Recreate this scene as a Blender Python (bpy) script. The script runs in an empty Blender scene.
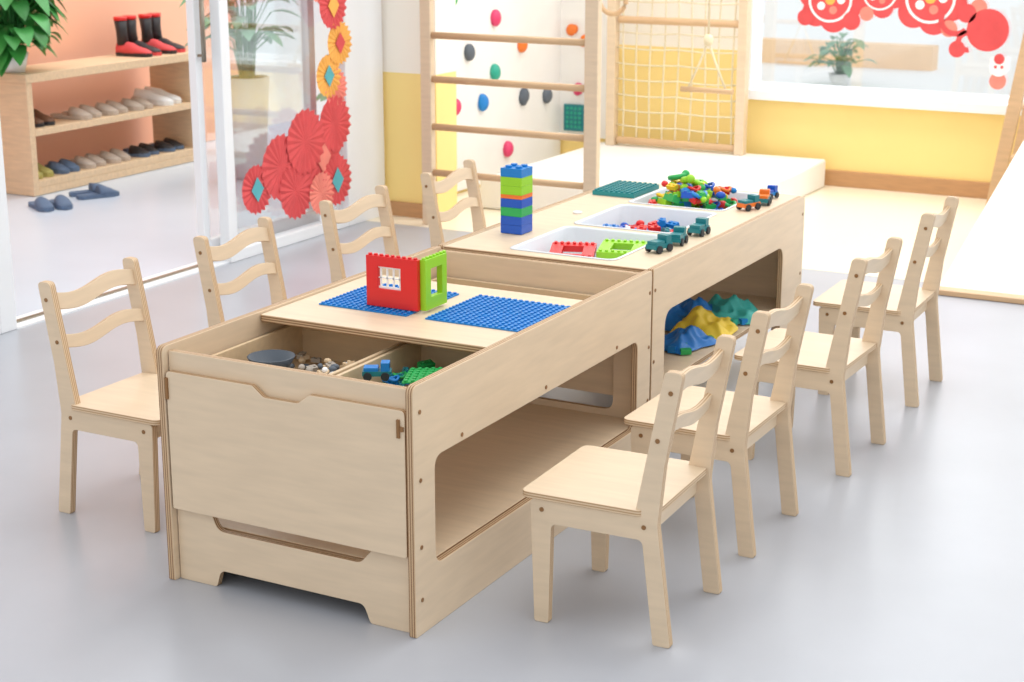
import bpy, bmesh, math, random
from mathutils import Vector, Matrix, noise
random.seed(7)
sc=bpy.context.scene
COL=sc.collection
try:
    sc.view_settings.view_transform='Standard'
except Exception: pass

def lin(c):
    return tuple(((x/255)/12.92 if x/255<=0.04045 else ((x/255+0.055)/1.055)**2.4) for x in c)+(1,)
# ---------------- materials
def base_mat(name):
    m=bpy.data.materials.new(name); m.use_nodes=True
    nt=m.node_tree; b=nt.nodes['Principled BSDF']
    return m,nt,b
def mat(name,rgb,rough=.5,var=.06,scale=8,metal=0,emit=0,trans=0,stretch=None,spec=None,bump=0):
    m,nt,b=base_mat(name)
    tc=nt.nodes.new('ShaderNodeTexCoord'); mp=nt.nodes.new('ShaderNodeMapping')
    nt.links.new(tc.outputs['Object'],mp.inputs[0])
    if stretch: mp.inputs['Scale'].default_value=stretch
    n=nt.nodes.new('ShaderNodeTexNoise'); n.inputs['Scale'].default_value=scale; n.inputs['Detail'].default_value=4
    nt.links.new(mp.outputs[0],n.inputs['Vector'])
    r=nt.nodes.new('ShaderNodeValToRGB')
    c=lin(rgb)
    r.color_ramp.elements[0].position=.3; r.color_ramp.elements[1].position=.7
    r.color_ramp.elements[0].color=tuple(x*(1-var) for x in c[:3])+(1,)
    r.color_ramp.elements[1].color=tuple(min(1,x*(1+var)) for x in c[:3])+(1,)
    nt.links.new(n.outputs['Fac'],r.inputs[0]); nt.links.new(r.outputs[0],b.inputs['Base Color'])
    b.inputs['Roughness'].default_value=rough; b.inputs['Metallic'].default_value=metal
    if spec is not None: b.inputs['Specular IOR Level'].default_value=spec
    if bump:
        bp=nt.nodes.new('ShaderNodeBump'); bp.inputs['Strength'].default_value=bump; bp.inputs['Distance'].default_value=.002
        nt.links.new(n.outputs['Fac'],bp.inputs['Height']); nt.links.new(bp.outputs[0],b.inputs['Normal'])
    return m
def edge_mat(name,c1,c2,freq=330):
    # plywood laminations: stripes along local z (panel thickness)
    m,nt,b=base_mat(name)
    tc=nt.nodes.new('ShaderNodeTexCoord'); sp=nt.nodes.new('ShaderNodeSeparateXYZ')
    nt.links.new(tc.outputs['Object'],sp.inputs[0])
    mu=nt.nodes.new('ShaderNodeMath'); mu.operation='MULTIPLY'; mu.inputs[1].default_value=freq*2*math.pi
    nt.links.new(sp.outputs['Z'],mu.inputs[0])
    si=nt.nodes.new('ShaderNodeMath'); si.operation='SINE'; nt.links.new(mu.outputs[0],si.inputs[0])
    r=nt.nodes.new('ShaderNodeValToRGB'); 
    ad=nt.nodes.new('ShaderNodeMath'); ad.operation='MULTIPLY_ADD'; ad.inputs[1].default_value=.5; ad.inputs[2].default_value=.5
    nt.links.new(si.outputs[0],ad.inputs[0]); nt.links.new(ad.outputs[0],r.inputs[0])
    r.color_ramp.elements[0].color=lin(c1); r.color_ramp.elements[1].color=lin(c2)
    r.color_ramp.elements[0].position=.35; r.color_ramp.elements[1].position=.65
    nt.links.new(r.outputs[0],b.inputs['Base Color']); b.inputs['Roughness'].default_value=.55
    return m
PLY=mat('birch_plywood',(223,200,170),.42,.05,6,stretch=(1.2,9,9),bump=.05)
PLYD=mat('birch_plywood_inner',(212,186,150),.5,.06,6,stretch=(1.2,9,9))
EDGE=edge_mat('plywood_edge',(144,106,70),(208,178,142),170)
EDGEC=edge_mat('chair_plywood_edge',(184,148,110),(222,196,162),170)
WOODR=mat('beech_rung',(208,172,132),.45,.08,5,stretch=(2,14,14))
SHELFW=mat('shelf_wood',(228,198,162),.5,.08,5,stretch=(2,14,14))
BASEW=mat('baseboard_wood',(190,144,100),.5,.08,5,stretch=(2,14,14))
WHITE=mat('white_plastic',(240,240,240),.35,.01)
TUBW=mat('tub_white_plastic',(222,226,230),.4,.01)
WHITEM=mat('white_frame_paint',(238,240,242),.4,.01)
PAD=mat('white_padding',(240,238,234),.6,.015,6)
STEEL=mat('steel_screw',(150,140,125),.35,.05,metal=.8)
BRASS=mat('bronze_screw',(150,110,70),.4,.05,metal=.5)
BLUE=mat('blue_plastic',(6,124,200),.4,.03)
BLUE2=mat('deep_blue_plastic',(20,84,186),.35,.03)
RED=mat('red_plastic',(222,34,34),.35,.03)
LIME=mat('lime_plastic',(150,210,36),.35,.03)
GREEN=mat('green_plastic',(40,170,86),.35,.03)
YEL=mat('yellow_plastic',(240,200,40),.35,.03)
ORA=mat('orange_plastic',(235,120,40),.35,.03)
TEAL=mat('teal_plastic',(26,122,130),.35,.03)
TEALP=mat('teal_plate_plastic',(30,136,140),.4,.03)
TEAL2=mat('teal_green_plastic',(40,165,140),.4,.03)
DARK=mat('dark_rubber',(40,44,50),.6,.05)
CHAR=mat('charcoal_plastic',(70,78,88),.5,.05)
GREY=mat('grey_stone',(90,98,108),.6,.08)
PINK=mat('pink_resin',(222,60,110),.45,.04)
STONE=mat('pebble',(170,160,148),.7,.1,20)
PEACH=mat('wall_peach_paint',(247,188,158),.8,.015,2)
CREAM=mat('wall_cream_paint',(249,243,231),.8,.01,2)
YWALL=mat('wall_yellow_paint',(252,224,146),.7,.015,2)
ROPE=mat('rope',(226,212,180),.8,.08,60)
LEAF=mat('leaf_green',(62,146,66),.45,.25,7)
LEAF2=mat('leaf_grey_green',(120,166,128),.5,.2,7)
SOIL=mat('soil',(70,50,36),.9,.2,40)
BEIGE=mat('slipper_beige',(194,178,164),.8,.05,30)
BROWN=mat('shoe_brown',(110,74,52),.6,.08,30)
NAVY=mat('slipper_navy',(92,112,140),.7,.05,30)
OLIVE=mat('shoe_olive',(176,168,96),.7,.05,30)
BLACK=mat('shoe_black',(44,40,42),.5,.05,30)
REDP=mat('red_paper',(218,78,80),.7,.08,14)
CORAL=mat('coral_paper',(240,136,120),.7,.08,14)
GOLD=mat('gold_paper',(246,178,84),.7,.06,14)
MINT=mat('mint_paper',(90,176,184),.7,.06,14)
BAGY=mat('yellow_fabric',(240,205,60),.6,.08,20)
BAGB=mat('blue_fabric',(30,120,200),.5,.08,20)
BAGG=mat('teal_fabric',(60,170,160),.6,.08,20)
def glass():
    m=bpy.data.materials.new('window_glass'); m.use_nodes=True; nt=m.node_tree
    for n in list(nt.nodes): nt.nodes.remove(n)
    o=nt.nodes.new('ShaderNodeOutputMaterial'); t=nt.nodes.new('ShaderNodeBsdfTransparent'); g=nt.nodes.new('ShaderNodeBsdfGlossy')
    t.inputs[0].default_value=(.97,.985,.99,1); g.inputs['Roughness'].default_value=.03
    mx=nt.nodes.new('ShaderNodeMixShader'); mx.inputs[0].default_value=.14
    nt.links.new(t.outputs[0],mx.inputs[1]); nt.links.new(g.outputs[0],mx.inputs[2]); nt.links.new(mx.outputs[0],o.inputs[0])
    return m
GLASS=glass()
def floor_mat(name,rgb,rough,var,spec=.5,dr=.03):
    m,nt,b=base_mat(name)
    tc=nt.nodes.new('ShaderNodeTexCoord')
    n=nt.nodes.new('ShaderNodeTexNoise'); n.inputs['Scale'].default_value=2.2; n.inputs['Detail'].default_value=5; n.inputs['Roughness'].default_value=.55
    nt.links.new(tc.outputs['Object'],n.inputs['Vector'])
    r=nt.nodes.new('ShaderNodeValToRGB'); c=lin(rgb)
    r.color_ramp.elements[0].position=.25; r.color_ramp.elements[1].position=.75
    r.color_ramp.elements[0].color=tuple(x*(1-var) for x in c[:3])+(1,); r.color_ramp.elements[1].color=tuple(min(1,x*(1+var)) for x in c[:3])+(1,)
    nt.links.new(n.outputs['Fac'],r.inputs[0]); nt.links.new(r.outputs[0],b.inputs['Base Color'])
    rr=nt.nodes.new('ShaderNodeMapRange'); rr.inputs['To Min'].default_value=rough-dr; rr.inputs['To Max'].default_value=rough+dr
    nt.links.new(n.outputs['Fac'],rr.inputs['Value']); nt.links.new(rr.outputs[0],b.inputs['Roughness'])
    b.inputs['Specular IOR Level'].default_value=spec
    return m
FLOOR=floor_mat('grey_vinyl',(176,179,186),.3,.06,.42)
FLOORH=floor_mat('hall_tile',(212,223,236),.25,.02)
FLOORC=floor_mat('cream_mat',(244,232,208),.3,.02)
PAVE=floor_mat('pavement',(246,246,244),.8,.01)

# ---------------- helpers
def empty(name,loc=(0,0,0),rz=0):
    e=bpy.data.objects.new(name,None); COL.objects.link(e); e.location=loc; e.rotation_euler=(0,0,rz); e.empty_display_size=.1
    return e
class B:
    def __init__(s): s.bm=bmesh.new(); s.mats=[]
    def mi(s,m):
        if m not in s.mats: s.mats.append(m)
        return s.mats.index(m)
    def _set(s,verts,m,smooth=False):
        i=s.mi(m); fs=set()
        for v in verts:
            for f in v.link_faces: fs.add(f)
        for f in fs: f.material_index=i; f.smooth=smooth
    def box(s,c,d,m,rot=None):
        M=Matrix.Translation(c)@(rot.to_4x4() if rot else Matrix())@Matrix.Diagonal((d[0],d[1],d[2],1))
        r=bmesh.ops.create_cube(s.bm,size=1,matrix=M); s._set(r['verts'],m)
    def bb(s,x0,x1,y0,y1,z0,z1,m): s.box(((x0+x1)/2,(y0+y1)/2,(z0+z1)/2),(x1-x0,y1-y0,z1-z0),m)
    def cyl(s,c,r,h,m,axis='Z',seg=20,r2=None):
        R={'Z':Matrix(),'X':Matrix.Rotation(math.pi/2,4,'Y'),'Y':Matrix.Rotation(-math.pi/2,4,'X')}[axis]
        q=bmesh.ops.create_cone(s.bm,cap_ends=True,segments=seg,radius1=r,radius2=r if r2 is None else r2,depth=h,matrix=Matrix.Translation(c)@R)
        s._set(q['verts'],m,False)
        for v in q['verts']:
            for f in v.link_faces:
                if len(f.verts)==4: f.smooth=True
    def sph(s,c,d,m,rot=None,seg=16):
        M=Matrix.Translation(c)@(rot.to_4x4() if rot else Matrix())@Matrix.Diagonal((d[0]/2,d[1]/2,d[2]/2,1))
        r=bmesh.ops.create_uvsphere(s.bm,u_segments=seg,v_segments=seg//2+2,radius=1,matrix=M); s._set(r['verts'],m,True)
    def tube(s,pts,r,m,seg=8,closed=False):
        pts=[Vector(p) for p in pts]; n=len(pts); rings=[]
        up=Vector((0,0,1))
        for i,p in enumerate(pts):
            if closed: t=(pts[(i+1)%n]-pts[i-1])
            else: t=pts[min(i+1,n-1)]-pts[max(i-1,0)]
            t.normalize()
            a=t.cross(up if abs(t.z)<.95 else Vector((1,0,0))).normalized(); b=t.cross(a)
            rr=r[i] if isinstance(r,(list,tuple)) else r
            rings.append([s.bm.verts.new(p+a*math.cos(2*math.pi*k/seg)*rr+b*math.sin(2*math.pi*k/seg)*rr) for k in range(seg)])
        s.skin(rings,m,closed)
    def skin(s,rings,m,closed=False,caps=True):
        i0=s.mi(m); n=len(rings); seg=len(rings[0])
        for i in range(n if closed else n-1):
            A=rings[i];Bq=rings[(i+1)%n]
            for k in range(seg):
                f=s.bm.faces.new((A[k],A[(k+1)%seg],Bq[(k+1)%seg],Bq[k])); f.material_index=i0; f.smooth=True
        if not closed and caps:
            for R in (list(reversed(rings[0])),rings[-1]):
                f=s.bm.faces.new(R); f.material_index=i0
    def obj(s,name,parent=None,loc=(0,0,0),rz=0,bev=0,link=True):
        bmesh.ops.recalc_face_normals(s.bm,faces=s.bm.faces)
        me=bpy.data.meshes.new(name); s.bm.to_mesh(me); s.bm.free()
        for m in s.mats: me.materials.append(m)
        o=bpy.data.objects.new(name,me); COL.objects.link(o); o.location=loc; o.rotation_euler=(0,0,rz)
        if parent: o.parent=parent
        if bev:
            md=o.modifiers.new('bevel','BEVEL'); md.width=bev; md.segments=2; md.limit_method='ANGLE'; md.angle_limit=math.radians(50)
        return o
def rp(pts,seg=6):
    out=[];n=len(pts)
    for i,p in enumerate(pts):
        P=Vector(p[:2]); r=p[2] if len(p)>2 else 0
        if r<=0: out.append(tuple(P)); continue
        A=Vector(pts[i-1][:2]);C=Vector(pts[(i+1)%n][:2])
        d1=(A-P).normalized(); d2=(C-P).normalized()
        ang=d1.angle(d2); cut=min(r/math.tan(ang/2),(A-P).length*.49,(C-P).length*.49)
        s0=P+d1*cut; s1=P+d2*cut
        for k in range(seg+1):
            t=k/seg
            out.append(tuple((1-t)**2*s0+2*t*(1-t)*P+t*t*s1))
    return out
ORI={'XY':Matrix.Identity(3),
     'YZ':Matrix(((0,0,1),(1,0,0),(0,1,0))),   # local x->Y, y->Z, z->X
     'XZ':Matrix(((1,0,0),(0,0,-1),(0,1,0)))}  # local x->X, y->Z, z->-Y
def panel(name,outer,t,orient,loc,parent=None,holes=(),bev=.0015,face=None,edge=None,data=None):
    if data is None:
        cu=bpy.data.curves.new(name,'CURVE'); cu.dimensions='2D'; cu.fill_mode='BOTH'
        cu.extrude=t/2-bev; cu.bevel_depth=bev; cu.bevel_resolution=1; cu.offset=-bev
        for poly in [outer]+list(holes):
            sp=cu.splines.new('POLY'); sp.points.add(len(poly)-1)
            for k,p in enumerate(poly): sp.points[k].co=(p[0],p[1],0,1)
            sp.use_cyclic_u=True
        co=bpy.data.objects.new('tmp',cu); COL.objects.link(co)
        dg=bpy.context.evaluated_depsgraph_get(); dg.update()
        me=bpy.data.meshes.new_from_object(co.evaluated_get(dg)); me.name=name
        bpy.data.objects.remove(co); 
        me.materials.clear(); me.materials.append(face or PLY); me.materials.append(edge or EDGE)
        for f in me.polygons:
            f.material_index=0 if abs(f.normal.z)>.8 else 1
            f.use_smooth=False
        data=me
    o=bpy.data.objects.new(name,data); COL.objects.link(o)
    M=ORI[orient] if isinstance(orient,str) else orient
    o.matrix_local=Matrix.Translation(loc)@M.to_4x4()
    if parent: o.parent=parent
    return o
def rect(x0,x1,y0,y1,r=0): return rp([(x0,y0,r),(x1,y0,r),(x1,y1,r),(x0,y1,r)]) if r else [(x0,y0),(x1,y0),(x1,y1),(x0,y1)]
def simple_box(name,x0,x1,y0,y1,z0,z1,m,bev=0,parent=None):
    b=B(); b.box((0,0,0),(x1-x0,y1-y0,z1-z0),m); return b.obj(name,parent,((x0+x1)/2,(y0+y1)/2,(z0+z1)/2),bev=bev)

# ================= ROOM
simple_box('floor',-4.35,2.5,-1.5,6.57,-.1,0,FLOOR)
simple_box('floor_play_area',-4.35,2.5,6.57,8.6,-.1,.001,FLOORC)
simple_box('floor_hall',-6.7,-4.35,1.0,12,-.1,-.002,FLOORH)
simple_box('ground_outside',-14,14,8.72,40,-.2,-.1,PAVE)
simple_box('wall_hall',-6.75,-6.6,1.0,8.6,0,2.8,PEACH)
simple_box('wall_hall_end',-6.6,-4.4,11.9,12,0,2.8,CREAM)
b=B(); b.bb(-4.42,-4.04,6.76,6.95,0,.69,YWALL); b.bb(-4.42,-4.04,6.76,6.95,.69,2.8,CREAM); b.obj('wall_pier')
b=B(); b.bb(-4.42,-4.3,6.95,8.57,0,.69,YWALL); b.bb(-4.42,-4.3,6.95,8.57,.69,2.8,CREAM); b.obj('wall_left')
simple_box('baseboard_pier',-4.3,-4.04,6.74,6.758,0,.07,BASEW)
b=B()
b.bb(-4.42,-3.17,8.57,8.72,0,.69,YWALL); b.bb(-4.42,-3.17,8.57,8.72,.69,2.8,CREAM)
b.bb(-3.17,2.5,8.57,8.72,0,.44,YWALL)
b.bb(-3.17,2.5,8.57,8.72,2.5,2.8,CREAM)
b.obj('wall_back')
simple_box('baseboard_back',-2.72,2.5,8.545,8.57,0,.085,BASEW,.004)
w=empty('window_1')
b=B(); b.bb(-3.2,2.5,8.5,8.72,.44,.49,WHITEM); b.bb(-3.2,-3.14,8.56,8.72,.49,2.5,WHITEM); b.bb(-3.14,2.5,8.6,8.66,.49,.52,WHITEM)
b.bb(-.9,-.84,8.58,8.66,.52,2.5,WHITEM); b.obj('frame',w,bev=.003)
b=B(); b.bb(-3.14,2.5,8.62,8.626,.52,2.5,GLASS); b.obj('pane',w)
w=empty('window_2')
b=B()
b.bb(-4.38,-4.32,6.42,6.74,0,2.6,WHITEM)
b.bb(-4.38,-4.32,5.52,6.42,0,.05,WHITEM)
b.bb(-4.375,-4.325,5.52,5.58,0.05,2.6,WHITEM)
b.obj('frame',w,bev=.004)
b=B(); b.bb(-4.352,-4.347,5.58,6.42,.05,2.6,GLASS); b.obj('pane',w)
w=empty('door_1')
b=B(); b.bb(-4.44,-4.4,5.45,5.49,0.02,2.55,WHITEM); b.bb(-4.44,-4.4,5.49,6.3,.02,.1,WHITEM); b.bb(-4.44,-4.4,6.25,6.3,.1,2.55,WHITEM);b.obj('sliding_leaf_frame',w,bev=.004)
b=B(); b.bb(-4.423,-4.418,5.49,6.25,.1,2.55,GLASS); b.obj('sliding_leaf_pane',w)
b=B(); b.cyl((-4.37,5.465,1.0),.010,.3,STEEL); b.bb(-4.41,-4.37,5.46,5.47,.87,.88,STEEL); b.bb(-4.41,-4.37,5.46,5.47,1.12,1.13,STEEL); b.obj('handle',w)
w=empty('door_2')
b=B(); b.bb(-4.39,-4.33,4.2,4.28,0,2.6,WHITEM); b.bb(-4.39,-4.33,2.9,4.2,0,.06,WHITEM); b.obj('frame',w,bev=.004)
b=B(); b.bb(-4.363,-4.357,2.9,4.2,.06,2.55,GLASS); b.obj('pane',w)
b=B(); b.bb(-4.45,-4.33,4.28,5.52,0,.006,WHITEM); b.bb(-4.40,-4.38,4.28,5.44,.006,.012,STEEL); b.obj('trim_1')

# ================= CHAIRS
def post_profile():
    return rp([(-.165,0,.006),(-.125,0,.006),(-.096,.232,.014),(.113,.232,.014),(.118,0,.006),(.152,0,.006),(.163,.284,.012),(-.078,.284,.012),(-.092,.36,.1),(-.138,.605,.014),(-.178,.605,.014),(-.142,.4,.12),(-.13,.27,.1)],5)
def wave_slat(W,h,A,arch=0):
    n=24;top=[];bot=[]
    for i in range(n+1):
        y=-W/2+W*i/n
        z=A*math.sin(2*math.pi*y/W)
        top.append((y,z+h/2)); bot.append((y,z-h/2))
    return bot+top[::-1]
cd={}
def chair(x,y,rz,name='child_chair'):
    root=empty(name,(x,y,0),rz)
    XZm=Matrix(((1,0,0),(0,0,-1),(0,1,0)))
    for k,s in enumerate((-1,1)):
        o=panel('side_frame_%d'%(k+1),post_profile() if not cd.get('side') else None,.02,XZm,(0,s*.155,0),root,face=PLY,edge=EDGEC,data=cd.get('side'))
        cd['side']=o.data
    seat=rp([(-.095,-.144,.004),(-.095,-.17,.012),(.185,-.17,.022),(.185,.17,.022),(-.095,.17,.012),(-.095,.144,.004),(-.125,.144,.004),(-.125,-.144,.004)])
    o=panel('seat',seat,.014,'XY',(0,0,.292),root,face=PLY,edge=EDGEC,data=cd.get('seat')); cd['seat']=o.data
    for nm,xx,z0,z1 in (('front_apron',.135,.235,.285),('back_apron',-.095,.235,.285)):
        o=panel(nm,rect(-.145,.145,z0,z1),.014,ORI['YZ'],(xx,0,0),root,face=PLY,edge=EDGEC,data=cd.get(nm)); cd[nm]=o.data
    th=math.radians(12)
    T=Matrix.Rotation(-th,3,'Y')@ORI['YZ']
    for nm,xx,zz,h in (('top_slat',-.144,.555,.042),('mid_slat',-.122,.455,.034)):
        o=panel(nm,wave_slat(.292,h,.011),.013,T,(xx,0,zz),root,face=PLY,edge=EDGEC,data=cd.get(nm)); cd[nm]=o.data
    if 'screws' not in cd:
        b=B()
        for s in (-1,1):
            for (xx,zz) in ((-.152,.56),(-.126,.455),(-.1,.262),(.135,.262)):
                b.cyl((xx,s*.1655,zz),.0052,.002,BRASS,'Y',12)
        b.mi(BRASS); o=b.obj('screws',root); cd['screws']=o.data
    else:
        o=bpy.data.objects.new('screws',cd['screws']); COL.objects.link(o); o.parent=root
    return root
for i,(x,y) in enumerate(((-1.395,3.14),(-1.405,3.69),(-1.37,4.35),(-1.38,5.05))): chair(x,y,math.pi+(.03,0,-.02,.02)[i])
for i,(x,y) in enumerate(((-2.755,3.14),(-2.77,3.76),(-2.765,4.37),(-2.765,4.97))): chair(x,y,(0,.03,-.02,.03)[i])

# ================= TABLE 1
X0,X1,Y0,Y1,HT=-2.39,-1.72,2.77,3.99,.56
T1=empty('toy_storage_table',((X0+X1)/2,(Y0+Y1)/2,0))
cx,cy=(X0+X1)/2,(Y0+Y1)/2
def tp(name,outer,t,ori,loc,par,holes=(),face=None,edge=None):
    pl=par.location
    return panel(name,outer,t,ori,(loc[0]-pl[0],loc[1]-pl[1],loc[2]-pl[2]),par,holes,face=face,edge=edge)
L=Y1-Y0
side=rp([(0,0,.004),(.3,0,.004),(L-.3,0,.004),(L,0,.004),(L,HT,.012),(0,HT,.02)])
hole=rp([(.085,.14,.03),(L-.085,.14,.03),(L-.085,.385,.03),(.085,.385,.03)])[::-1]
for k,x in enumerate((X1-.009,X0+.009)):
    tp('side_panel_%d'%(k+1),side,.018,'YZ',(x,Y0,0),T1,[hole])
W=X1-X0-.04
front=rp([(0,0,.004),(.105,0,.01),(.118,.042,.02),(W-.125,.042,.02),(W-.108,0,.01),(W,0,.004),(W,.548,.004),(0,.548,.004)])
slot=rp([(.10,.174,.004),(.115,.138,.03),(W-.13,.138,.03),(W-.10,.174,.004)])[::-1]
tp('front_board',front,.016,'XZ',(X0+.02,Y0+.026,0),T1,[slot])
cW=W-.004
door=rp([(0,.178,.006),(cW,.178,.006),(cW,.505,.012),(cW*.5+.075,.505,.01),(cW*.5+.045,.482,.02),(cW*.5-.045,.482,.02),(cW*.5-.075,.505,.01),(0,.505,.012)])
tp('drop_panel',door,.014,'XZ',(X0+.022,Y0+.0095,0),T1)
back=rp([(0,.05,.004),(W,.05,.004),(W,.552,.004),(0,.552,.004)])
bh=rp([(.08,.16,.03),(W-.08,.16,.03),(W-.08,.36,.03),(.08,.36,.03)])[::-1]
tp('end_board',back,.016,'XZ',(X0+.02,Y1-.014,0),T1,[bh])
tp('lower_shelf',rect(X0+.019,X1-.019,Y0+.036,Y1-.024),.015,'XY',(0,0,.135),T1)
tp('bin_floor',rect(X0+.019,X1-.019,Y0+.036,Y1-.024),.012,'XY',(0,0,.40),T1,face=PLYD)
tp('sliding_lid',rect(X0+.02,X1-.02,3.13,3.625,.006),.018,'XY',(0,0,.545),T1)
def wbox(name,x0,x1,y0,y1,z0,z1,par,t=.01,m=PLYD):
    pl=par.location; b=B()
    b.bb(x0,x1,y0,y1,z0,z0+t,m); b.bb(x0,x0+t,y0,y1,z0+t,z1,m); b.bb(x1-t,x1,y0,y1,z0+t,z1,m)
    b.bb(x0+t,x1-t,y0,y0+t,z0+t,z1,m); b.bb(x0+t,x1-t,y1-t,y1,z0+t,z1,m)
    return b.obj(name,par,(-pl[0],-pl[1],-pl[2]),bev=.0015)
wbox('bin_box_1',X0+.03,cx+.03,Y0+.06,3.28,.407,.505,T1)
wbox('bin_box_2',cx+.04,X1-.03,Y0+.06,3.28,.407,.505,T1)
wbox('bin_box_3',X0+.03,X1-.03,3.5,Y1-.03,.407,.48,T1)
b=B()
b.bb(X0+.021,X0+.028,Y0-.002,Y0+.003,.44,.49,BRASS); 
b.bb(X1-.04,X1-.033,Y0-.002,Y0+.003,.445,.485,BRASS); b.bb(X1-.034,X1-.024,Y0-.001,Y0+.003,.46,.47,BRASS)
for zz in (.5,.35,.2,.08):
    for yy in (Y0+.026,Y1-.014): b.cyl((X1+.0005,yy,zz),.005,.002,BRASS,'X',12)
for yy in (Y0+.2,Y0+.6,Y0+1.0): b.cyl((X1+.0005,yy,.40),.005,.002,BRASS,'X',12)
b.obj('hardware',T1,(-cx,-cy,0))

# ================= TABLE 2
U0,U1=4.0,5.25
T2=empty('toy_bin_table',(cx,(U0+U1)/2,0))
L=U1-U0
side=rp([(0,0,.004),(.085,0,.01),(.085,.425,.05),(L-.2,.425,.05),(L-.2,0,.01),(L,0,.004),(L,HT,.03),(0,HT,.006)],8)
for k,x in enumerate((X1-.009,X0+.009)): tp('side_panel_%d'%(k+1),side,.018,'YZ',(x,U0,0),T2)
tops=rect(X0+.019,X1-.019,U0,U1-.004,.004)
bx0,bx1=-2.19,-1.86
bys=[(4.05,4.42),(4.46,4.82),(4.86,5.2)]
holes=[rect(bx0,bx1,a,c,.03)[::-1] for a,c in bys]
tp('table_top',tops,.018,'XY',(0,0,.549),T2,holes)
W=X1-X0-.04
for nm,y in (('end_board_1',U0+.01),('end_board_2',U1-.02)):
    tp(nm,rp([(0,0,.004),(.07,0,.004),(.07,.19,.02),(W-.07,.19,.02),(W-.07,0,.004),(W,0,.004),(W,.538,.004),(0,.538,.004)]),.016,'XZ',(X0+.02,y,0),T2)
tp('lower_shelf',rect(X0+.019,X1-.019,U0+.02,U1-.03),.015,'XY',(0,0,.2),T2)
b=B()
for yy in (U0+.012,U1-.02):
    for zz in (.5,.3,.1): b.cyl((X1+.0005,yy,zz),.005,.002,BRASS,'X',12)
b.cyl((-2.25,4.62,.561),.014,.006,WHITE)
b.obj('hardware',T2,(-cx,-(U0+U1)/2,0))
def tub(name,x0,x1,y0,y1,depth):
    # sunk tub: near-vertical walls hanging in the cut-out, thin lip level with the top
    b=B(); zt=.5605
    def ring(ix,z,r=.03):
        pts=rp([(x0+ix,y0+ix,r),(x1-ix,y0+ix,r),(x1-ix,y1-ix,r),(x0+ix,y1-ix,r)],5)
        return [b.bm.verts.new((p[0],p[1],z)) for p in pts]
    R=[ring(.008,zt-depth),ring(.002,zt-.003),ring(-.006,zt-.0022),ring(-.006,zt),ring(.002,zt+.0005),ring(.005,zt-.004),ring(.012,zt-depth+.02),ring(.022,zt-depth+.004)]
    b.skin(R,TUBW,False)
    return b.obj(name,T2,(-cx,-(U0+U1)/2,0))
for k,(a,c) in enumerate(bys): tub('storage_tub_%d'%(k+1),bx0+.003,bx1-.003,a+.003,c-.003,.13)

# ================= BRICKS
def stud_grid(b,x0,y0,nx,ny,p,z,m,r=.0024*2,h=.004,seg=10):
    for i in range(nx):
        for j in range(ny): b.cyl((x0+p*(i+.5),y0+p*(j+.5),z+h/2),r,h,m,'Z',seg)
def baseplate(x0,y0,z,nx,ny,p,m,name='brick_baseplate'):
    b=B(); w,h=nx*p,ny*p
    b.bb(-w/2,w/2,-h/2,h/2,0,.003,m); stud_grid(b,-w/2,-h/2,nx,ny,p,.003,m,r=p*.3,h=.0035)
    return b.obj(name,None,(x0+w/2,y0+h/2,z))
LZ=.5545
baseplate(-2.30,3.275,LZ,16,16,.0158,BLUE); baseplate(-1.995,3.275,LZ,16,16,.0164,BLUE)
hs=empty('brick_house',(-2.06,3.38,LZ+.0066))
def wallframe(name,m,orient,loc,w,h,holes,parent,t=.016):
    o=panel(name,rect(0,w,0,h,.001),t,orient,loc,parent,holes,bev=.0008,face=m,edge=m); return o
wallframe('red_window_wall',RED,'XZ',(-.12,-.065,0),.145,.125,[rect(.032,.098,.045,.1)[::-1]],hs)
b=B()
for i in range(9): b.cyl((-.112+.016*i,-.065,.127),.005,.005,RED,'Z',10)
for j in range(7): b.cyl((.033,-.055+.016*j,.127),.005,.005,LIME,'Z',10)
b.bb(-.088,-.022,-.067,-.063,.045,.05,WHITE);b.bb(-.088,-.022,-.067,-.063,.095,.1,WHITE);b.bb(-.088,-.022,-.067,-.063,.07,.073,WHITE)
for i in range(4): b.bb(-.084+.018*i,-.08+.018*i,-.067,-.063,.05,.095,WHITE)
b.obj('studs',hs)
wallframe('green_door_wall',LIME,'YZ',(.033,-.06,0),.1,.125,[rect(.025,.078,.03,.1)[::-1]],hs)
tw=B(); z=0
for m,n in ((BLUE2,2),(GREEN,1),(BLUE2,1),(ORA,.35),(LIME,2),(BLUE,1)):
    for _ in range(max(1,int(n))):
        h=.026 if n>=1 else .012
        tw.bb(-.035,.035,-.035,.035,z+.0004,z+h,m); z+=h
for i in (-1,1):
    for j in (-1,1): tw.cyl((i*.017,j*.017,z+.003),.0098,.007,BLUE,'Z',14)
tw.obj('brick_tower',None,(-2.28,4.27,.559),bev=.0008)
def teal(name,x,y):
    b=B(); w,h=.15,.21
    b.bb(-w/2,w/2,-h/2,h/2,0,.014,TEALP); stud_grid(b,-w/2,-h/2,8,11,.0188,.014,TEALP,r=.006,h=.005)
    return b.obj(name,None,(x,y,.5585))
teal('teal_brick_plate',-2.275,5.04)

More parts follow.
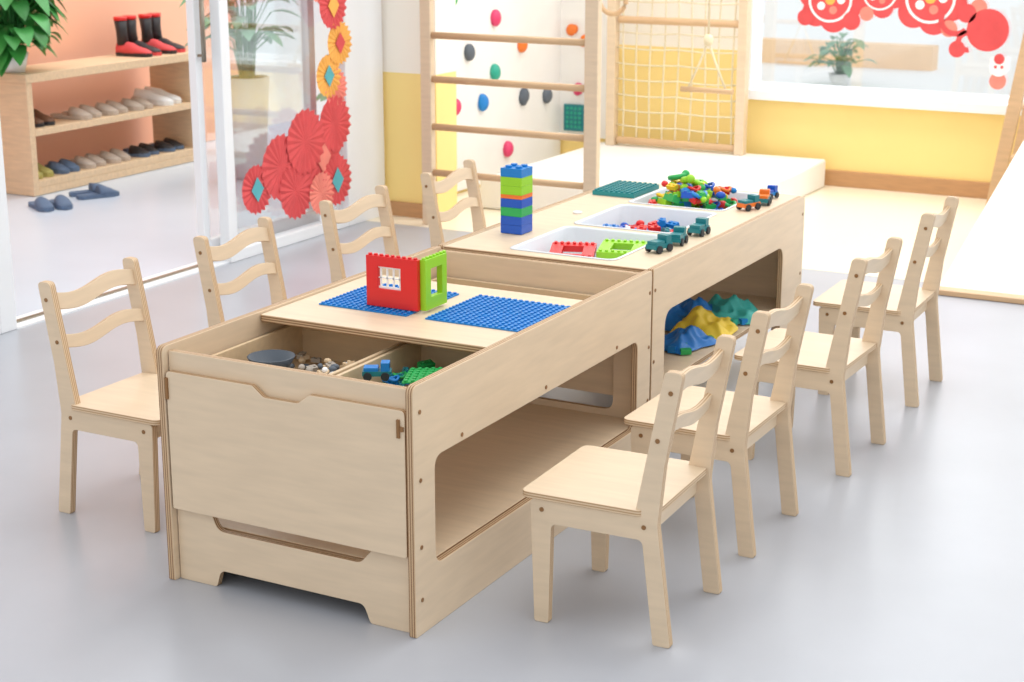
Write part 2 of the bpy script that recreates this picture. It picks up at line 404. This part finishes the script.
def pile(name,x0,x1,y0,y1,z,n,mats,smin=.02,smax=.05,hz=.05,balls=.2):
    b=B(); 
    for i in range(n):
        m=random.choice(mats); s=random.uniform(smin,smax)
        c=(random.uniform(x0+s*.6,x1-s*.6),random.uniform(y0+s*.6,y1-s*.6),z+s*.35+random.random()*hz)
        R=Matrix.Rotation(random.uniform(0,6.28),3,'Z')@Matrix.Rotation(random.uniform(-.5,.5),3,'X')
        k=random.random()
        if k<.8-balls:
            b.box(c,(s,s*.55,s*.4),m,R)
            for q in (-.25,.25):
                v=R@Vector((q*s,0,s*.24)); b.cyl((c[0]+v.x,c[1]+v.y,c[2]+v.z),s*.12,s*.12,m,'Z',8)
        elif k<.8: b.sph(c,(s*.7,s*.5,s*.5),m,R,12)
        else:
            pts=[(c[0]+math.cos(t*math.pi/6)*s*.45,c[1]+math.sin(t*math.pi/6)*s*.45,c[2]+.1*s*math.sin(t)) for t in range(12)]
            b.tube(pts,s*.12,m,6,True)
    return b.obj(name,None)
pile('toy_block_pile',bx0+.03,bx1-.03,bys[0][0]+.2,bys[0][1]-.025,.445,26,[RED,BLUE,WHITE,TEAL2],.03,.05,.03)
pile('toy_ring_pile',bx0+.03,bx1-.03,bys[1][0]+.04,bys[1][1]-.025,.445,90,[BLUE,RED,RED,BLUE2,WHITE,RED,BLUE,TEAL],.03,.055,.07)
pile('toy_figure_pile',bx0+.03,bx1-.03,bys[2][0]+.03,bys[2][1]-.03,.445,180,[RED,YEL,GREEN,LIME,BLUE,ORA,BLUE2,RED],.035,.055,.13,.35)
def frame_toy(m,loc,rz,rx,name):
    e=empty(name,loc,rz); e.rotation_euler=(rx,0,rz)
    panel('frame',rect(-.065,.065,-.06,.06,.004),.02,'XY',(0,0,0),e,[rect(-.03,.03,-.032,.032)[::-1]],bev=.001,face=m,edge=m)
    b=B()
    for i in range(7):
        b.cyl((-.054+.018*i,-.05,.0125),.005,.005,m,'Z',10); b.cyl((-.054+.018*i,.05,.0125),.005,.005,m,'Z',10)
    b.obj('studs',e)
frame_toy(RED,(-2.08,4.24,.522),.35,.15,'brick_frame'); frame_toy(LIME,(-1.955,4.31,.53),.25,.1,'brick_frame')
def curly(name,loc,m,s=1,rz=0):
    b=B(); pts=[(math.cos(t*.5)*.035*s,math.sin(t*.5)*.035*s,.006+.0035*t*s) for t in range(10)]
    b.tube(pts,.012*s,m,8); b.sph(pts[-1],(.036*s,)*3,m); return b.obj(name,None,loc,rz)
curly('curly_toy',(-2.03,5.02,.596),LIME,.85,.4); curly('curly_toy',(-2.11,5.09,.596),GREEN,.75,2)
# loose blocks heaped on top
pile('toy_figure_pile',-2.16,-1.95,4.95,5.14,.575,16,[YEL,RED,LIME,BLUE2,GREEN],.035,.05,.012,.4)
def vehicle(name,loc,rz,m,m2,s=1.0):
    b=B(); b.bb(-.04,.04,-.02,.02,.012,.026,m); b.bb(.012,.036,-.018,.018,.026,.05,m2); b.bb(-.036,.004,-.018,.018,.026,.036,m2)
    b.bb(.0365,.037,-.014,.014,.034,.046,DARK)
    for sx_ in (-.025,.024):
        for sy_ in (-.021,.021): b.cyl((sx_,sy_,.012),.012,.009,DARK,'Y',16)
    o=b.obj(name,None,loc,rz,bev=.002); o.scale=(s,s,s); return o
for x,y,r in ((-1.80,4.22,1.3),(-1.795,4.34,1.7),(-1.79,4.49,1.55)): vehicle('toy_truck',(x,y,.5585),r,TEAL,TEAL,.92)
vehicle('toy_car',(-1.80,4.93,.5585),1.2,ORA,TEAL,.9); vehicle('toy_car',(-1.79,5.04,.5585),1.8,TEAL,ORA,.9); vehicle('toy_car',(-1.81,5.15,.5585),1.4,BLUE,BLUE2,.8)
b=B(); prof=[(.0,.0),(.036,0),(.056,.036),(.053,.037),(.034,.006),(.0,.006)]
rings=[[b.bm.verts.new((math.cos(a*2*math.pi/24)*max(r,.0005),math.sin(a*2*math.pi/24)*max(r,.0005),z)) for a in range(24)] for r,z in prof]
b.skin(rings,CHAR,False); b.obj('charcoal_bowl',None,(-2.245,3.0,.463))
pile('pebble_pile',-2.34,-2.04,2.88,3.24,.418,90,[STONE,STONE,GREY,PLYD],.02,.032,.018,.6)
pile('shell_pile',-2.17,-2.05,2.96,3.12,.458,22,[STONE,PLYD,GREY,WHITE],.02,.035,.02,.6)
pile('toy_brick_pile',-1.995,-1.77,2.86,3.24,.418,80,[GREEN,BLUE,TEAL,GREEN,TEAL,BLUE],.025,.042,.045)
o=baseplate(-1.9,3.0,.494,7,6,.0158,GREEN,'green_baseplate'); o.rotation_euler=(.05,-.06,.35)
vehicle('toy_truck',(-1.955,3.0,.485),.5,TEAL,BLUE,.8)
pile('small_toy_pile',-2.33,-1.77,3.65,3.94,.418,40,[STONE,RED,BLUE,LIME],.025,.045,.02)
# crumpled fabric and loose toys on the lower shelf
b=B()
def cloth(cx_,cy_,w,h,hgt,m,seed,rz):
    n=34; i0=b.mi(m); G=[]
    for i in range(n+1):
        row=[]
        for j in range(n+1):
            u,v=i/n*2-1,j/n*2-1
            rr=1+.25*noise.noise(Vector((math.atan2(v,u)*1.5,seed,0)))
            x,y=u*w/2*rr,v*h/2*rr
            nz=noise.noise(Vector((x*16+seed,y*16,seed)))
            nz2=1-abs(noise.noise(Vector((x*30,y*24+seed,seed*2))))*2
            z=hgt*max(0,(1-max(abs(u),abs(v))**2))*(.55+.6*nz)+.016*nz2*(1-max(abs(u),abs(v))**4)
            c,s=math.cos(rz),math.sin(rz)
            row.append(b.bm.verts.new((cx_+x*c-y*s,cy_+x*s+y*c,max(.002,z+.004))))
        G.append(row)
    for i in range(n):
        for j in range(n):
            f=b.bm.faces.new((G[i][j],G[i+1][j],G[i+1][j+1],G[i][j+1])); f.material_index=i0; f.smooth=True
cloth(.02,-.02,.18,.24,.08,BAGY,1.3,.2); cloth(.02,-.2,.16,.2,.05,BAGB,4.1,-.3); cloth(.03,.17,.18,.2,.08,BAGG,7.7,.4); cloth(-.06,.06,.16,.3,.09,BAGB,9.2,.1)
for k in range(12):
    m=(YEL,BLUE,TEAL2,GREEN)[k%4]; s=random.uniform(.03,.045)
    b.box((random.uniform(.02,.1),random.uniform(-.3,.24),s*.3),(s,s*.6,s*.5),m,Matrix.Rotation(random.uniform(0,3),3,'Z'))
o=b.obj('fabric_toy_bundle',None,(-1.87,4.72,.209))

# ================= WALL BARS
WB=empty('wall_bars_ladder',(-3.61,6.64,0))
b=B()
b.bb(-.43,-.375,-.02,.02,0,2.3,PLY); b.bb(.41,.475,-.02,.02,0,2.3,PLY)
b.obj('uprights',WB,bev=.004)
b=B()
for z in (.25,.465,.685,.885,1.1,1.32,1.54,1.76): b.cyl((.015,0,z),.016,.8,WOODR,'X',20)
b.obj('rungs',WB)
CW=empty('climbing_wall',(-4.29,7.76,0))
b=B(); b.bb(-.008,.01,-.8,.79,.02,2.4,PAD); b.obj('board',CW)
b=B(); b.bb(.05-.04,.35,.786,.80,.16,2.4,PAD); b.obj('board_return',CW)
def hold(b,c,m,d,nrm):
    ax=Vector(nrm)
    for q in range(3):
        o=Vector((random.uniform(-.3,.3),random.uniform(-.3,.3),random.uniform(-.3,.3)))*d*.5
        o-=ax*o.dot(ax)
        s=d*(.95-.2*q); sz=[s,s,s*1.1]
        for i in range(3):
            if abs(nrm[i])>.5: sz[i]=s*.7
        b.sph(Vector(c)+o,sz,m,Matrix.Rotation(random.uniform(-.4,.4),3,ax),12)
b=B()
for y,z,m in ((7.33,.447,PINK),(7.63,.46,BLUE),(7.77,.867,PINK),(7.48,.731,GREY),(8.07,.713,ORA),(7.75,.594,TEAL2),(8.07,.43,GREY),(8.35,.41,GREY),(7.9,.17,PINK),(7.3,1.0,GREEN),(8.0,1.1,YEL),(7.6,1.3,RED),(8.2,1.4,BLUE)):
    hold(b,(.02,y-7.76,z),m,.085,(1,0,0))
for x,z,m in ((-4.16,.43,PINK),(-4.13,.7,ORA),(-4.2,.76,ORA)):
    hold(b,(x+4.29,.775,z),m,.065,(0,1,0))
b.box((.11,.772,.27),(.13,.02,.15),TEAL)
for i in range(4):
    for j in range(5): b.cyl((.07+.026*i,.76,.22+.026*j),.009,.01,TEAL2,'Y',8)
b.obj('holds',CW)
simple_box('foam_platform',-4.0,-2.68,7.1,8.5,.002,.15,PAD,.012)
NF=empty('climbing_net',(-3.5,8.42,.151))
b=B(); b.bb(.34,.39,-.03,.03,0,2.2,PLY); b.bb(-.42,-.37,-.03,.03,0,2.2,PLY)
b.cyl((0,0,.69),.02,.72,WOODR,'X'); b.cyl((0,0,1.9),.02,.72,WOODR,'X'); b.cyl((0,0,.03),.02,.72,WOODR,'X'); b.obj('frame',NF,bev=.003)
b=B()
for i in range(9):
    x=-.33+.64*i/8; b.tube([(x+.004*math.sin(z*7+i),.004*math.cos(i+z*5),z) for z in [k*.06+.03 for k in range(32)]],.0045,ROPE,6)
for j in range(1,20):
    z=.03+j*.085; b.tube([(-.37+.72*k/10,.004*math.sin(k+j),z-.008*math.sin(math.pi*((k*.8)%1))) for k in range(11)],.0045,ROPE,6)
b.obj('rope_net',NF)
GR=empty('gym_trapeze',(-3.13,7.9,0))
b=B()
b.tube([(0,0,2.3),(0,0,.8)],.006,ROPE,8)
b.tube([(0,0,.8),(-.045,0,.68),(-.1,0,.56)],.006,ROPE,8); b.tube([(0,0,.8),(.045,0,.68),(.1,0,.56)],.006,ROPE,8)
b.sph((0,0,.8),(.05,.05,.06),ROPE); b.cyl((0,0,.55),.014,.28,WOODR,'X'); b.obj('trapeze',GR)
b=B()
b.tube([(-.53+.075*math.cos(t*math.pi/12),0,.985+.075*math.sin(t*math.pi/12)) for t in range(24)],.013,WOODR,8,True)
b.tube([(-.53,0,1.065),(-.53,0,2.3)],.008,ROPE,8); b.bb(-.97,.5,-.03,.03,2.3,2.38,PLY); b.obj('ring_and_beam',GR)
def prism(b,x0,x1,prof,m):
    i=b.mi(m); A=[b.bm.verts.new((x0,y,z)) for y,z in prof]; C=[b.bm.verts.new((x1,y,z)) for y,z in prof]; n=len(prof)
    fs=[b.bm.faces.new(A),b.bm.faces.new(C)]+[b.bm.faces.new((A[k],A[(k+1)%n],C[(k+1)%n],C[k])) for k in range(n)]
    for f in fs: f.material_index=i
RP=empty('padded_ramp',(-.88,7.2,0))
b=B()
prism(b,-.66,.5,[(-.79,.03),(-.79,.0),(.8,.41),(.8,.46),(.77,.46)],PAD); b.obj('slide_board',RP,bev=.008)
b=B(); prism(b,-.68,.52,[(-.83,0.001),(-.83,.022),(-.79,.03),(-.79,0.001)],WOODR); b.bb(-.6,-.55,.7,.75,0.001,.38,WOODR); b.bb(.4,.45,.7,.75,0.001,.38,WOODR); b.obj('edge_strip_and_legs',RP,bev=.003)
AF=empty('climbing_triangle',(-1.38,8.27,0.001))
b=B()
def beam(b,p,q,wx,wy,m):
    p=Vector(p);q=Vector(q); R=[]
    for c in (p,q): R.append([b.bm.verts.new(c+Vector((sx_*wx/2,sy_*wy/2,0))) for sx_,sy_ in ((-1,-1),(1,-1),(1,1),(-1,1))])
    b.skin(R,m,False)
    for f in b.bm.faces: f.smooth=False
for y in (-.2,.2):
    beam(b,(-.335,y,0),(-.03,y,2.2),.06,.04,WOODR); beam(b,(.335,y,0),(.03,y,2.2),.06,.04,WOODR)
for k in range(1,8):
    t=k/8.5
    b.cyl((-.335+.305*t,0,2.2*t),.014,.4,WOODR,'Y'); b.cyl((.335-.305*t,0,2.2*t),.014,.4,WOODR,'Y')
b.obj('frame',AF)

# ================= SHOE SHELF
sx0,sx1,sy0,sy1=-6.5,-6.18,6.3,7.66
SH=empty('shoe_shelf',((sx0+sx1)/2,(sy0+sy1)/2,0)); hx,hy=(sx1-sx0)/2,(sy1-sy0)/2
ST,SM,SB=.625,.34,.075
b=B()
b.bb(-hx,hx,-hy,-hy+.04,0,ST-.045,SHELFW); b.bb(-hx,hx,hy-.04,hy,0,ST-.045,SHELFW); b.bb(-hx,hx+.01,-hy-.01,hy+.01,ST-.045,ST,SHELFW)
b.bb(-hx,hx,-hy+.04,hy-.04,SM-.035,SM,SHELFW); b.bb(-hx,hx,-hy+.04,hy-.04,SB-.035,SB,SHELFW); b.bb(-hx,hx,-hy+.04,hy-.04,0,SB-.035,SHELFW)
b.obj('carcass',SH,bev=.003)
def shoe_mesh(b,o,rz,top,sole,kind,sc_=1):
    R=Matrix.Rotation(rz,3,'Z')
    def pt(x,y,z):
        v=R@Vector((x*sc_,y*sc_,z*sc_)); return Vector(o)+v
    ft=[(-.11,.02),(-.09,.032),(-.05,.033),(0,.033),(.04,.04),(.08,.038),(.105,.024),(.115,.006)]
    ol=[(x,-w) for x,w in ft]+[(x,w) for x,w in reversed(ft)]
    i=b.mi(sole); lo=[b.bm.verts.new(pt(x,y,0)) for x,y in ol]; hi=[b.bm.verts.new(pt(x,y,.02)) for x,y in ol]; n=len(ol)
    for f in [b.bm.faces.new(list(reversed(lo))),b.bm.faces.new(hi)]+[b.bm.faces.new((lo[k],lo[(k+1)%n],hi[(k+1)%n],hi[k])) for k in range(n)]: f.material_index=i
    if kind=='slipper': secs=[(0,.034,.06),(.03,.04,.056),(.06,.04,.046),(.09,.034,.03),(.108,.018,.022)]
    else: secs=[(-.112,.018,.06),(-.1,.03,.085),(-.05,.033,.08),(-.01,.034,.075),(.03,.038,.055),(.07,.039,.045),(.1,.028,.034),(.113,.012,.024)]
    rings=[]
    for x,w,h in secs:
        rings.append([b.bm.verts.new(pt(x,-w*math.cos(math.pi*k/10),.018+(h-.018)*math.sin(math.pi*k/10)**.8)) for k in range(11)])
    b.skin(rings,top,False)
def shoes(name,x,y,z,rz,top,sole,kind,gap=.095,sc_=1):
    b=B(); shoe_mesh(b,(0,-gap/2,0),0.04,top,sole,kind,sc_); shoe_mesh(b,(0,gap/2,0),-.04,top,sole,kind,sc_)
    return b.obj(name,None,(x,y,z),rz)
zx=-6.32
for y in (6.80,7.01,7.22): shoes('slippers',zx,y,SM+.001,.15,BEIGE,BEIGE,'slipper',.1,1.06)
shoes('sneakers',zx,7.47,SM+.001,.2,WHITE,WHITE,'shoe',.105,1.05)
shoes('leather_shoes',zx-.01,6.47,SM+.001,0,BROWN,DARK,'shoe',.085)
shoes('rain_boots',zx,6.43,SB+.001,0,OLIVE,OLIVE,'shoe',.085,.95)
shoes('slippers',zx,6.62,SB+.001,.0,NAVY,NAVY,'slipper',.085)
for y in (6.82,7.02): shoes('slippers',zx,y,SB+.001,.1,BEIGE,BEIGE,'slipper',.095)
for y in (7.26,7.48): shoes('slippers',zx,y,SB+.001,.15,BLACK,NAVY,'slipper',.1)
shoes('slippers',-5.9,6.12,-.001,-.5,NAVY,NAVY,'slipper',.1)
shoes('slippers',-5.93,6.47,-.001,1.1,NAVY,NAVY,'slipper',.1)
for k,y in enumerate((7.33,7.54)): 
    b=B()
    shoe_mesh(b,(0,-.045,0),0,REDP,BLACK,'shoe',1.0); shoe_mesh(b,(0,.045,0),0,BLACK,REDP,'shoe',1.0)
    b.tube([(-.07,-.045,.06),(-.075,-.045,.13),(-.08,-.045,.20)],[.034,.03,.036],BLACK,12); b.tube([(-.07,.045,.06),(-.075,.045,.13),(-.08,.045,.2)],[.034,.03,.036],BLACK,12)
    b.tube([(-.08,-.045,.195),(-.08,-.045,.215)],.038,RED,12); b.tube([(-.08,.045,.195),(-.08,.045,.215)],.038,RED,12)
    b.obj('ankle_boots',None,(zx,y,ST+.001),.1)
# ================= PLANTS
def leaf(b,o,dirv,L,W,m,droop=.4):
    d=Vector(dirv).normalized(); s=d.cross(Vector((0,0,1))); s=s.normalized() if s.length>.01 else Vector((1,0,0))
    i=b.mi(m); prev=None
    for k in range(7):
        t=k/6; c=Vector(o)+d*L*t-Vector((0,0,1))*droop*L*t*t
        w=W*math.sin(math.pi*min(1,t*.95+.04))**.8*.5
        up=Vector((0,0,w*.25))
        cur=[b.bm.verts.new(c-s*w+up),b.bm.verts.new(c),b.bm.verts.new(c+s*w+up)]
        if prev:
            for q in range(2):
                f=b.bm.faces.new((prev[q],prev[q+1],cur[q+1],cur[q])); f.material_index=i; f.smooth=True
        prev=cur
def plant(name,loc,potr,poth,stem,n,L,W,m,potm=WHITE,spread=.25,low=.25,droop=.4,xmin=-9):
    e=empty(name,loc); b=B()
    prof=[(potr*.7,0),(potr,poth),(potr*.9,poth),(potr*.88,poth-.02)]
    rings=[[b.bm.verts.new((math.cos(a*math.pi/12)*r,math.sin(a*math.pi/12)*r,z)) for a in range(24)] for r,z in prof]
    b.skin(rings,potm,False); b.obj('pot',e)
    b=B(); b.cyl((0,0,poth-.012),potr*.86,.01,SOIL); 
    b2=B()
    for k in range(n):
        a=random.uniform(0,6.28); h=poth+stem*random.uniform(low,1); rr=spread*random.uniform(.2,1)
        tip=Vector((math.cos(a)*rr,math.sin(a)*rr,h))
        if tip.x<xmin: tip.x=xmin+random.random()*.05
        b.tube([(math.cos(a)*potr*.3,math.sin(a)*potr*.3,poth-.02),(tip.x*.4,tip.y*.4,poth+(h-poth)*.6+.02),tip],.004,LEAF,5)
        dx=math.cos(a)
        if xmin>-5 and tip.x+dx*L<xmin-.05: dx=abs(dx)*.3
        leaf(b2,tip,(dx,math.sin(a),random.uniform(-.3,.7)),L*random.uniform(.7,1.1),W,m,droop)
    b.obj('stems',e); b2.obj('leaves',e)
plant('leafy_houseplant',(-6.31,6.36,ST+.001),.075,.1,.5,150,.14,.095,LEAF,spread=.19,low=0.05,droop=.8,xmin=-.1)
plant('tall_potted_plant',(-5.55,7.3,0),.12,.55,.75,60,.2,.08,LEAF2,spread=.2)
plant('potted_plant',(-5.0,7.45,0),.13,.3,.4,26,.16,.08,LEAF2,GREY,spread=.1)
plant('outdoor_shrub',(-4.3,13.9,-.1),.1,.1,.3,46,.14,.08,LEAF2,spread=.2)
simple_box('outdoor_kerb_wall',-6.2,-3.9,15.4,15.6,-.1,.12,mat('orange_plaster',(252,214,172),.8,.03))
# ================= PAPER DECORATIONS
def rosette(b,c,r,m,n=20,dep=.02,ax='X',m2=None,scal=True):
    i=b.mi(m); c=Vector(c)
    def V(u,v,d):
        return c+(Vector((d,u,v)) if ax=='X' else Vector((u,-d,v)))
    cv=b.bm.verts.new(V(0,0,dep*.5)); ring=[]
    for k in range(2*n):
        a=math.pi*k/n; rr=r*(1 if k%2 else (.9 if scal else 1)); ring.append(b.bm.verts.new(V(math.cos(a)*rr,math.sin(a)*rr,dep*(k%2))))
    for k in range(2*n):
        f=b.bm.faces.new((cv,ring[k],ring[(k+1)%(2*n)])); f.material_index=i
    if m2: 
        j=b.mi(m2); q=r*.5; P=[b.bm.verts.new(V(u*q,v*q,dep*1.3)) for u,v in ((-.8,0),(0,-1),(.8,0),(0,1))]
        f=b.bm.faces.new(P); f.material_index=j
DC=empty('paper_fan_decorations',(-4.31,6.0,0))
b=B()
for q,(y,z,r,m,m2) in enumerate(((5.70,.29,.11,REDP,MINT),(5.88,.36,.15,REDP,None),(5.98,.24,.13,REDP,None),(6.06,.45,.15,REDP,None),(6.2,.36,.15,REDP,CORAL),(6.3,.5,.13,REDP,None),(6.3,.24,.12,REDP,MINT),(6.17,.2,.1,CORAL,None),(6.32,.66,.09,CORAL,None),(6.26,.72,.1,GOLD,MINT),(6.35,.86,.1,GOLD,REDP),(6.3,1.03,.11,REDP,GOLD),(6.22,1.14,.1,CORAL,None),(6.36,1.12,.09,MINT,REDP),(6.3,1.32,.12,REDP,None))):
    rosette(b,(.003*(q%4),y-6.0,z),r,m,20,.007,'X',m2)
b.obj('rosettes',DC)
WD=empty('window_stickers',(-2.4,8.6,0))
def ringflat(b,c,R,r,m,a0=0,a1=2*math.pi,n=28,sq=1):
    i=b.mi(m); prev=None
    for k in range(n+1):
        a=a0+(a1-a0)*k/n
        cur=[b.bm.verts.new((c[0]+math.cos(a)*(R-r),c[1],c[2]+sq*math.sin(a)*(R-r))),b.bm.verts.new((c[0]+math.cos(a)*(R+r),c[1],c[2]+sq*math.sin(a)*(R+r)))]
        if prev:
            f=b.bm.faces.new((prev[0],prev[1],cur[1],cur[0])); f.material_index=i
        prev=cur
b=B()
def sx(u): return -3.09+(u-760)*.00525+2.4
def sz(v): return .986-.005*v
def disc(u,v,R,m,d=0): ringflat(b,(sx(u),-d,sz(v)),R*.00265,R*.00265,m)
def flower(u,v,R,d):
    for k in range(6):
        a=k*math.pi/3+.3
        disc(u+R*.62*math.cos(a),v+R*.62*math.sin(a),R*.46,REDP,d+.0001*k)
    disc(u,v,R*.72,WHITE,d+.001); disc(u,v,R*.64,REDP,d+.0015)
    for k in range(5):
        a=k*math.pi*.4; disc(u+R*.36*math.cos(a),v+R*.36*math.sin(a),R*.13,CORAL if k%2 else WHITE,d+.002)
    disc(u,v,R*.16,GOLD,d+.002)
flower(828,3,31,0); flower(878,-6,24,.0005); flower(928,-2,34,0)
for u,v,R,m in ((985,28,20,REDP),(957,48,8,REDP),(851,24,9,REDP),(866,16,7,CORAL),(803,22,8,REDP),(948,28,8,CORAL),(964,12,9,REDP),(975,6,8,CORAL)):
    disc(u,v,R,m,.0042+.0002*(u%7))
for u,v,R,a0,a1 in ((954,18,14,2.6,5.5),(966,40,8,1,5)):
    ringflat(b,(sx(u),-.006,sz(v)),R*.0053,2.6*.0053,REDP,a0,a1)
for u,v,R,m,d in ((998,64,9,WHITE,.0065),(998,78,8,CORAL,.0062),(998,56,5,REDP,.007),(995,64,1.5,REDP,.0072),(1001,64,1.5,REDP,.0072),(992,57,3,WHITE,.0068),(1004,57,3,WHITE,.0068)): disc(u,v,R,m,d)
b.obj('stickers',WD)

# ================= LIGHT, WORLD, CAMERA
wd=bpy.data.worlds.new('world'); sc.world=wd; wd.use_nodes=True
bg=wd.node_tree.nodes['Background']; bg.inputs[0].default_value=(.95,.975,1,1); bg.inputs[1].default_value=1.08
def area(name,loc,rot,sx_,sy_,power,col=(1,1,1)):
    l=bpy.data.lights.new(name,'AREA'); l.shape='RECTANGLE'; l.size=sx_; l.size_y=sy_; l.energy=power; l.color=col
    o=bpy.data.objects.new(name,l); COL.objects.link(o); o.location=loc; o.rotation_euler=rot; return o
area('overhead_fill',(-1.5,4.0,3.0),(0,0,0),2.5,3.0,30,(1,.985,.96))  # soft overhead fill, added to lift overall brightness; no known fixture
area('play_area_fill',(-2.0,7.6,2.9),(0,0,0),3.5,1.2,62,(1,.985,.96))  # unseen fill, added to brighten the background around the play area
area('hall_fill',(-5.5,7.5,3.0),(0,0,0),1.2,4,55,(.97,.99,1))  # added fill that brightens the hall; stands for no visible lamp
area('window_daylight',(-.8,9.4,2.2),(math.radians(-55),0,0),4,1.6,85,(1,.985,.95))
sl=bpy.data.lights.new('sun','SUN'); sl.energy=.5; sl.angle=math.radians(35); sl.color=(1,.975,.94)
so=bpy.data.objects.new('sun',sl); COL.objects.link(so); so.rotation_euler=(math.radians(-38),math.radians(14),0); so.location=(0,12,6)
cam=bpy.data.cameras.new('camera'); co=bpy.data.objects.new('camera',cam); COL.objects.link(co); sc.camera=co
co.location=(0,0,1.55); co.rotation_euler=(math.radians(90-15.32),0,math.radians(28.26))
cam.lens=36*1665/1024; cam.sensor_width=36; cam.clip_end=200
cam.dof.use_dof=True; cam.dof.focus_distance=4.0; cam.dof.aperture_fstop=7.0
